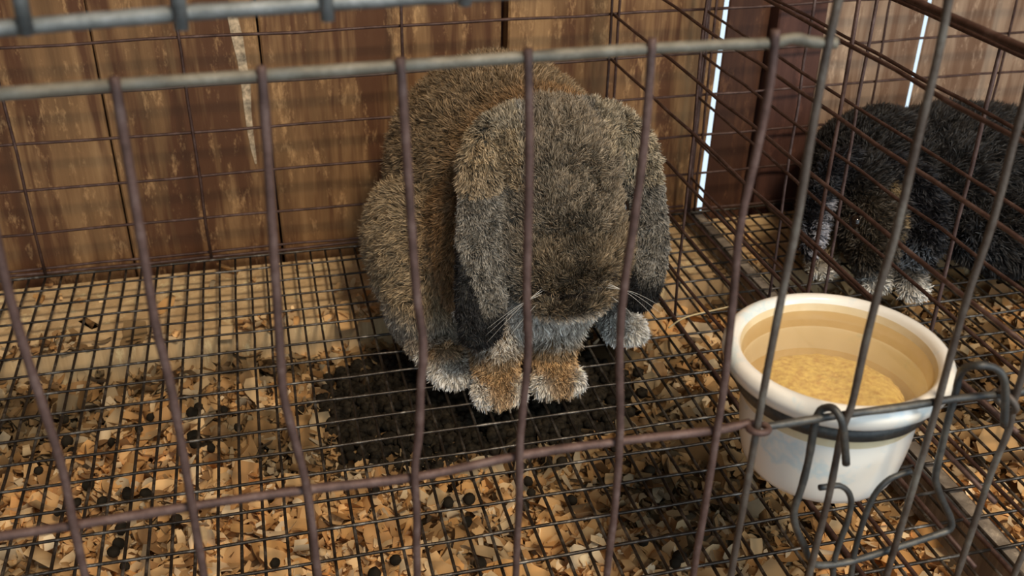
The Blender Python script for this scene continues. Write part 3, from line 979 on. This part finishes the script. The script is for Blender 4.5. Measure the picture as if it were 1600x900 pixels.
# ------------------------------------------------------------------ bedding: wood shavings
def shavings(name, n, x0, x1, y0, y1, label, seed):
    rs = np.random.default_rng(seed)
    W_, H_ = 4, 1                      # strip of four quads, curled
    c = np.stack([rs.uniform(x0, x1, n), rs.uniform(y0, y1, n), np.zeros(n)], 1)
    # bare board shows towards the back wall
    edge = .150 + .010 * np.sin(c[:, 0] * 31) + .008 * np.sin(c[:, 0] * 77 + 1)
    keep = (c[:, 1] < edge) | (rs.random(n) < np.clip(.35 - (c[:, 1] - edge) * 16, 0.012, 1))
    c = c[keep]; n = len(c)
    lay = rs.random(n)
    c[:, 2] = ZT + .0015 + lay * .014 + .004 * np.sin(c[:, 0] * 40) * np.sin(c[:, 1] * 37)
    onl = c[:, 1] > .152
    c[:, 2] = np.where(onl, -.0128 + lay * .0025, c[:, 2])
    zmin = np.where(onl, -.0138, ZT + .0006)[:, None]
    Ls = np.exp(rs.normal(np.log(.0128), .45, n)); Ws = Ls * rs.uniform(.15, .75, n)
    curl = rs.normal(0, 2.7, n)
    yaw = rs.uniform(0, 6.283, n); til = rs.normal(0, .45, n); rol = rs.normal(0, .60, n)
    i = np.arange(W_ + 1) / W_ - .5
    th = curl[:, None] * i[None]
    k = np.where(np.abs(curl) < .05, .05, curl)[:, None]
    lx = np.sin(k * i[None]) / k * Ls[:, None]
    lz = (1 - np.cos(k * i[None])) / k * Ls[:, None]
    V = []
    for s in (-.5, .5):
        wj = Ws[:, None] * s * (1 - .75 * (2 * np.abs(i[None])) ** 2 * rs.random((n, 1))) + rs.normal(0, .0004, (n, W_ + 1))
        V.append(np.stack([lx, wj, lz], 2))
    V = np.concatenate(V, 1)                       # n, 2(W+1), 3
    cy, sy = np.cos(yaw), np.sin(yaw); ct, st = np.cos(til), np.sin(til); cr, sr = np.cos(rol), np.sin(rol)
    x, y, z = V[..., 0], V[..., 1], V[..., 2]
    y, z = y * cr[:, None] - z * sr[:, None], y * sr[:, None] + z * cr[:, None]
    x, z = x * ct[:, None] - z * st[:, None], x * st[:, None] + z * ct[:, None]
    x, y = x * cy[:, None] - y * sy[:, None], x * sy[:, None] + y * cy[:, None]
    V = np.stack([x, y, z], 2) + c[:, None]
    V[..., 2] = np.clip(V[..., 2], zmin, -.0045)
    m = 2 * (W_ + 1)
    base = (np.arange(n) * m)[:, None]
    Q = np.concatenate([np.concatenate([base + j, base + j + 1, base + j + W_ + 2, base + j + W_ + 1], 1) for j in range(W_)], 1)
    me = bpy.data.meshes.new(name)
    me.vertices.add(n * m); me.loops.add(Q.size); me.polygons.add(n * W_)
    me.vertices.foreach_set('co', V.astype(np.float32).ravel())
    me.loops.foreach_set('vertex_index', Q.astype(np.int32).ravel())
    me.polygons.foreach_set('loop_start', (np.arange(n * W_) * 4).astype(np.int32))
    me.update(calc_edges=True)
    pal = np.array([(.78, .53, .27), (.84, .65, .40), (.66, .40, .17), (.88, .75, .54), (.52, .32, .15), (.74, .45, .20), (.42, .26, .13)])
    pi = rs.choice(len(pal), n, p=[.26, .22, .15, .12, .10, .09, .06])
    col = pal[pi] * np.array((1.0, .91, .80)) * rs.uniform(.72, 1.18, (n, 1))
    # soiled patches and painted shade, blended into one dark tone
    px_, py_ = c[:, 0], c[:, 1]
    pn = np.sin(px_ * 23 + 1.3) * np.sin(py_ * 29 + .4) + .6 * np.sin(px_ * 51 + py_ * 43)
    soil_shade = np.clip((pn - .05) * .75, 0, .70)
    soil_shade = soil_shade * np.where(py_ < -.03, .55, 1.0)
    def blob(cx, cy_, rx, ry):
        return np.clip(1.25 - np.sqrt(((px_ - cx) / rx) ** 2 + ((py_ - cy_) / ry) ** 2), 0, 1)
    soil_shade = np.maximum(soil_shade, .96 * np.clip(2 * blob(.155, .060, .12, .09), 0, 1))  # droppings under the rabbit, with its shade painted in
    soil_shade = np.maximum(soil_shade, .80 * np.clip(1.6 * blob(.30, -.06, .10, .09), 0, 1))  # the bowl's shadow, painted into the shavings
    soil_shade = np.maximum(soil_shade, .85 * blob(-.17, .10, .10, .07))
    soil_shade = np.maximum(soil_shade, .80 * blob(.0, .13, .09, .03))
    soil_shade = np.maximum(soil_shade, .95 * blob(.50, .02, .10, .12))
    col = col * (1 - soil_shade[:, None]) + np.array((.050, .036, .020)) * soil_shade[:, None]
    buf = np.ones((n, m, 4), np.float32); buf[..., :3] = np.clip(col, 0, 1)[:, None]
    ca = me.color_attributes.new('Col', 'FLOAT_COLOR', 'POINT'); ca.data.foreach_set('color', buf.ravel())
    me.materials.append(M_SHAV)
    o = link(bpy.data.objects.new(name, me))
    tag(o, label, 'bedding', kind='stuff')
    return o


shavings('wood_shavings', 34000, -.42, .398, -.33, .262, 'curled wood shavings below the mesh floor of the brown rabbit', 5)
shavings('wood_shavings', 17000, .42, .93, -.33, .262, 'curled wood shavings below the mesh floor of the black rabbit', 6)

# droppings: single pellets scattered on the shavings
bm = bmesh.new(); bmesh.ops.create_icosphere(bm, subdivisions=2, radius=1)
for v_ in bm.verts: v_.co *= 1 + random.uniform(-.10, .10)
pm = bpy.data.meshes.new('dropping'); bm.to_mesh(pm); bm.free(); pm.materials.append(M_DROP)
pm.polygons.foreach_set('use_smooth', [True] * len(pm.polygons))
PXD = [(105, 690, 9), (113, 706, 8), (300, 645, 10), (310, 636, 8), (302, 682, 10), (305, 692, 9), (176, 692, 8), (138, 757, 9), (100, 655, 8),
       (217, 670, 6), (120, 785, 7), (160, 783, 8), (200, 772, 9), (228, 770, 8), (185, 850, 9), (178, 862, 8), (190, 825, 9), (195, 885, 7), (587, 767, 7),
       (700, 785, 9), (733, 780, 9), (618, 875, 8), (585, 898, 10), (750, 880, 9), (730, 815, 8), (545, 700, 9), (558, 690, 9), (548, 712, 8),
       (535, 697, 8), (565, 705, 8), (878, 722, 9), (825, 752, 8), (830, 770, 7), (893, 782, 8), (1015, 735, 9), (1062, 870, 10), (1055, 880, 8),
       (820, 790, 8), (350, 640, 7), (372, 668, 7), (235, 652, 7), (275, 812, 8), (1005, 845, 8), (960, 700, 7), (330, 700, 7), (60, 735, 7), (430, 880, 7),
       (1530, 720, 9), (1460, 745, 8), (495, 655, 8), (470, 640, 7), (90, 800, 6)]
for i, (a, b_, s) in enumerate(PXD):
    p = at(a, b_, 2, ZT + .021)
    o = bpy.data.objects.new('dropping', pm); link(o)
    o.location = p; r_ = s * .00046
    o.scale = (r_ * random.uniform(.9, 1.15), r_, r_ * .9); o.rotation_euler = (random.random() * 3, random.random() * 3, random.random() * 3)
    tag(o, 'single dark round dropping lying on the wood shavings', 'dropping', 'loose droppings scattered on the shavings')
# heap of droppings under the rabbit
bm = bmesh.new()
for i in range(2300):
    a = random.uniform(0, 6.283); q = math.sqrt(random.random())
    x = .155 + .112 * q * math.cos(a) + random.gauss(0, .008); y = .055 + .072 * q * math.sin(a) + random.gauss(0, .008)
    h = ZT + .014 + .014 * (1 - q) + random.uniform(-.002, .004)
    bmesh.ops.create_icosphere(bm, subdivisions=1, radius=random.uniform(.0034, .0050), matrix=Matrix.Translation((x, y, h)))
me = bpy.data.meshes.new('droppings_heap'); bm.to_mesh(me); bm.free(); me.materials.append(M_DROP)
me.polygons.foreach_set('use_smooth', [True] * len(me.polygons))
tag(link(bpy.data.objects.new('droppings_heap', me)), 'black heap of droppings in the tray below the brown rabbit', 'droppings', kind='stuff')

# a straw on the mesh, right of the rabbit
v, f = tube_data(smooth_path([at(1045, 512, 2, .003), at(1062, 500, 2, .004), at(1080, 493, 2, .0045), at(1105, 487, 2, .004), at(1140, 479, 2, .0032)], 5), .0007, 6)
st = pydata('straw', v, f, M_STRAW)
tag(st, 'thin pale straw lying on the mesh between the rabbit and the bowl', 'straw')
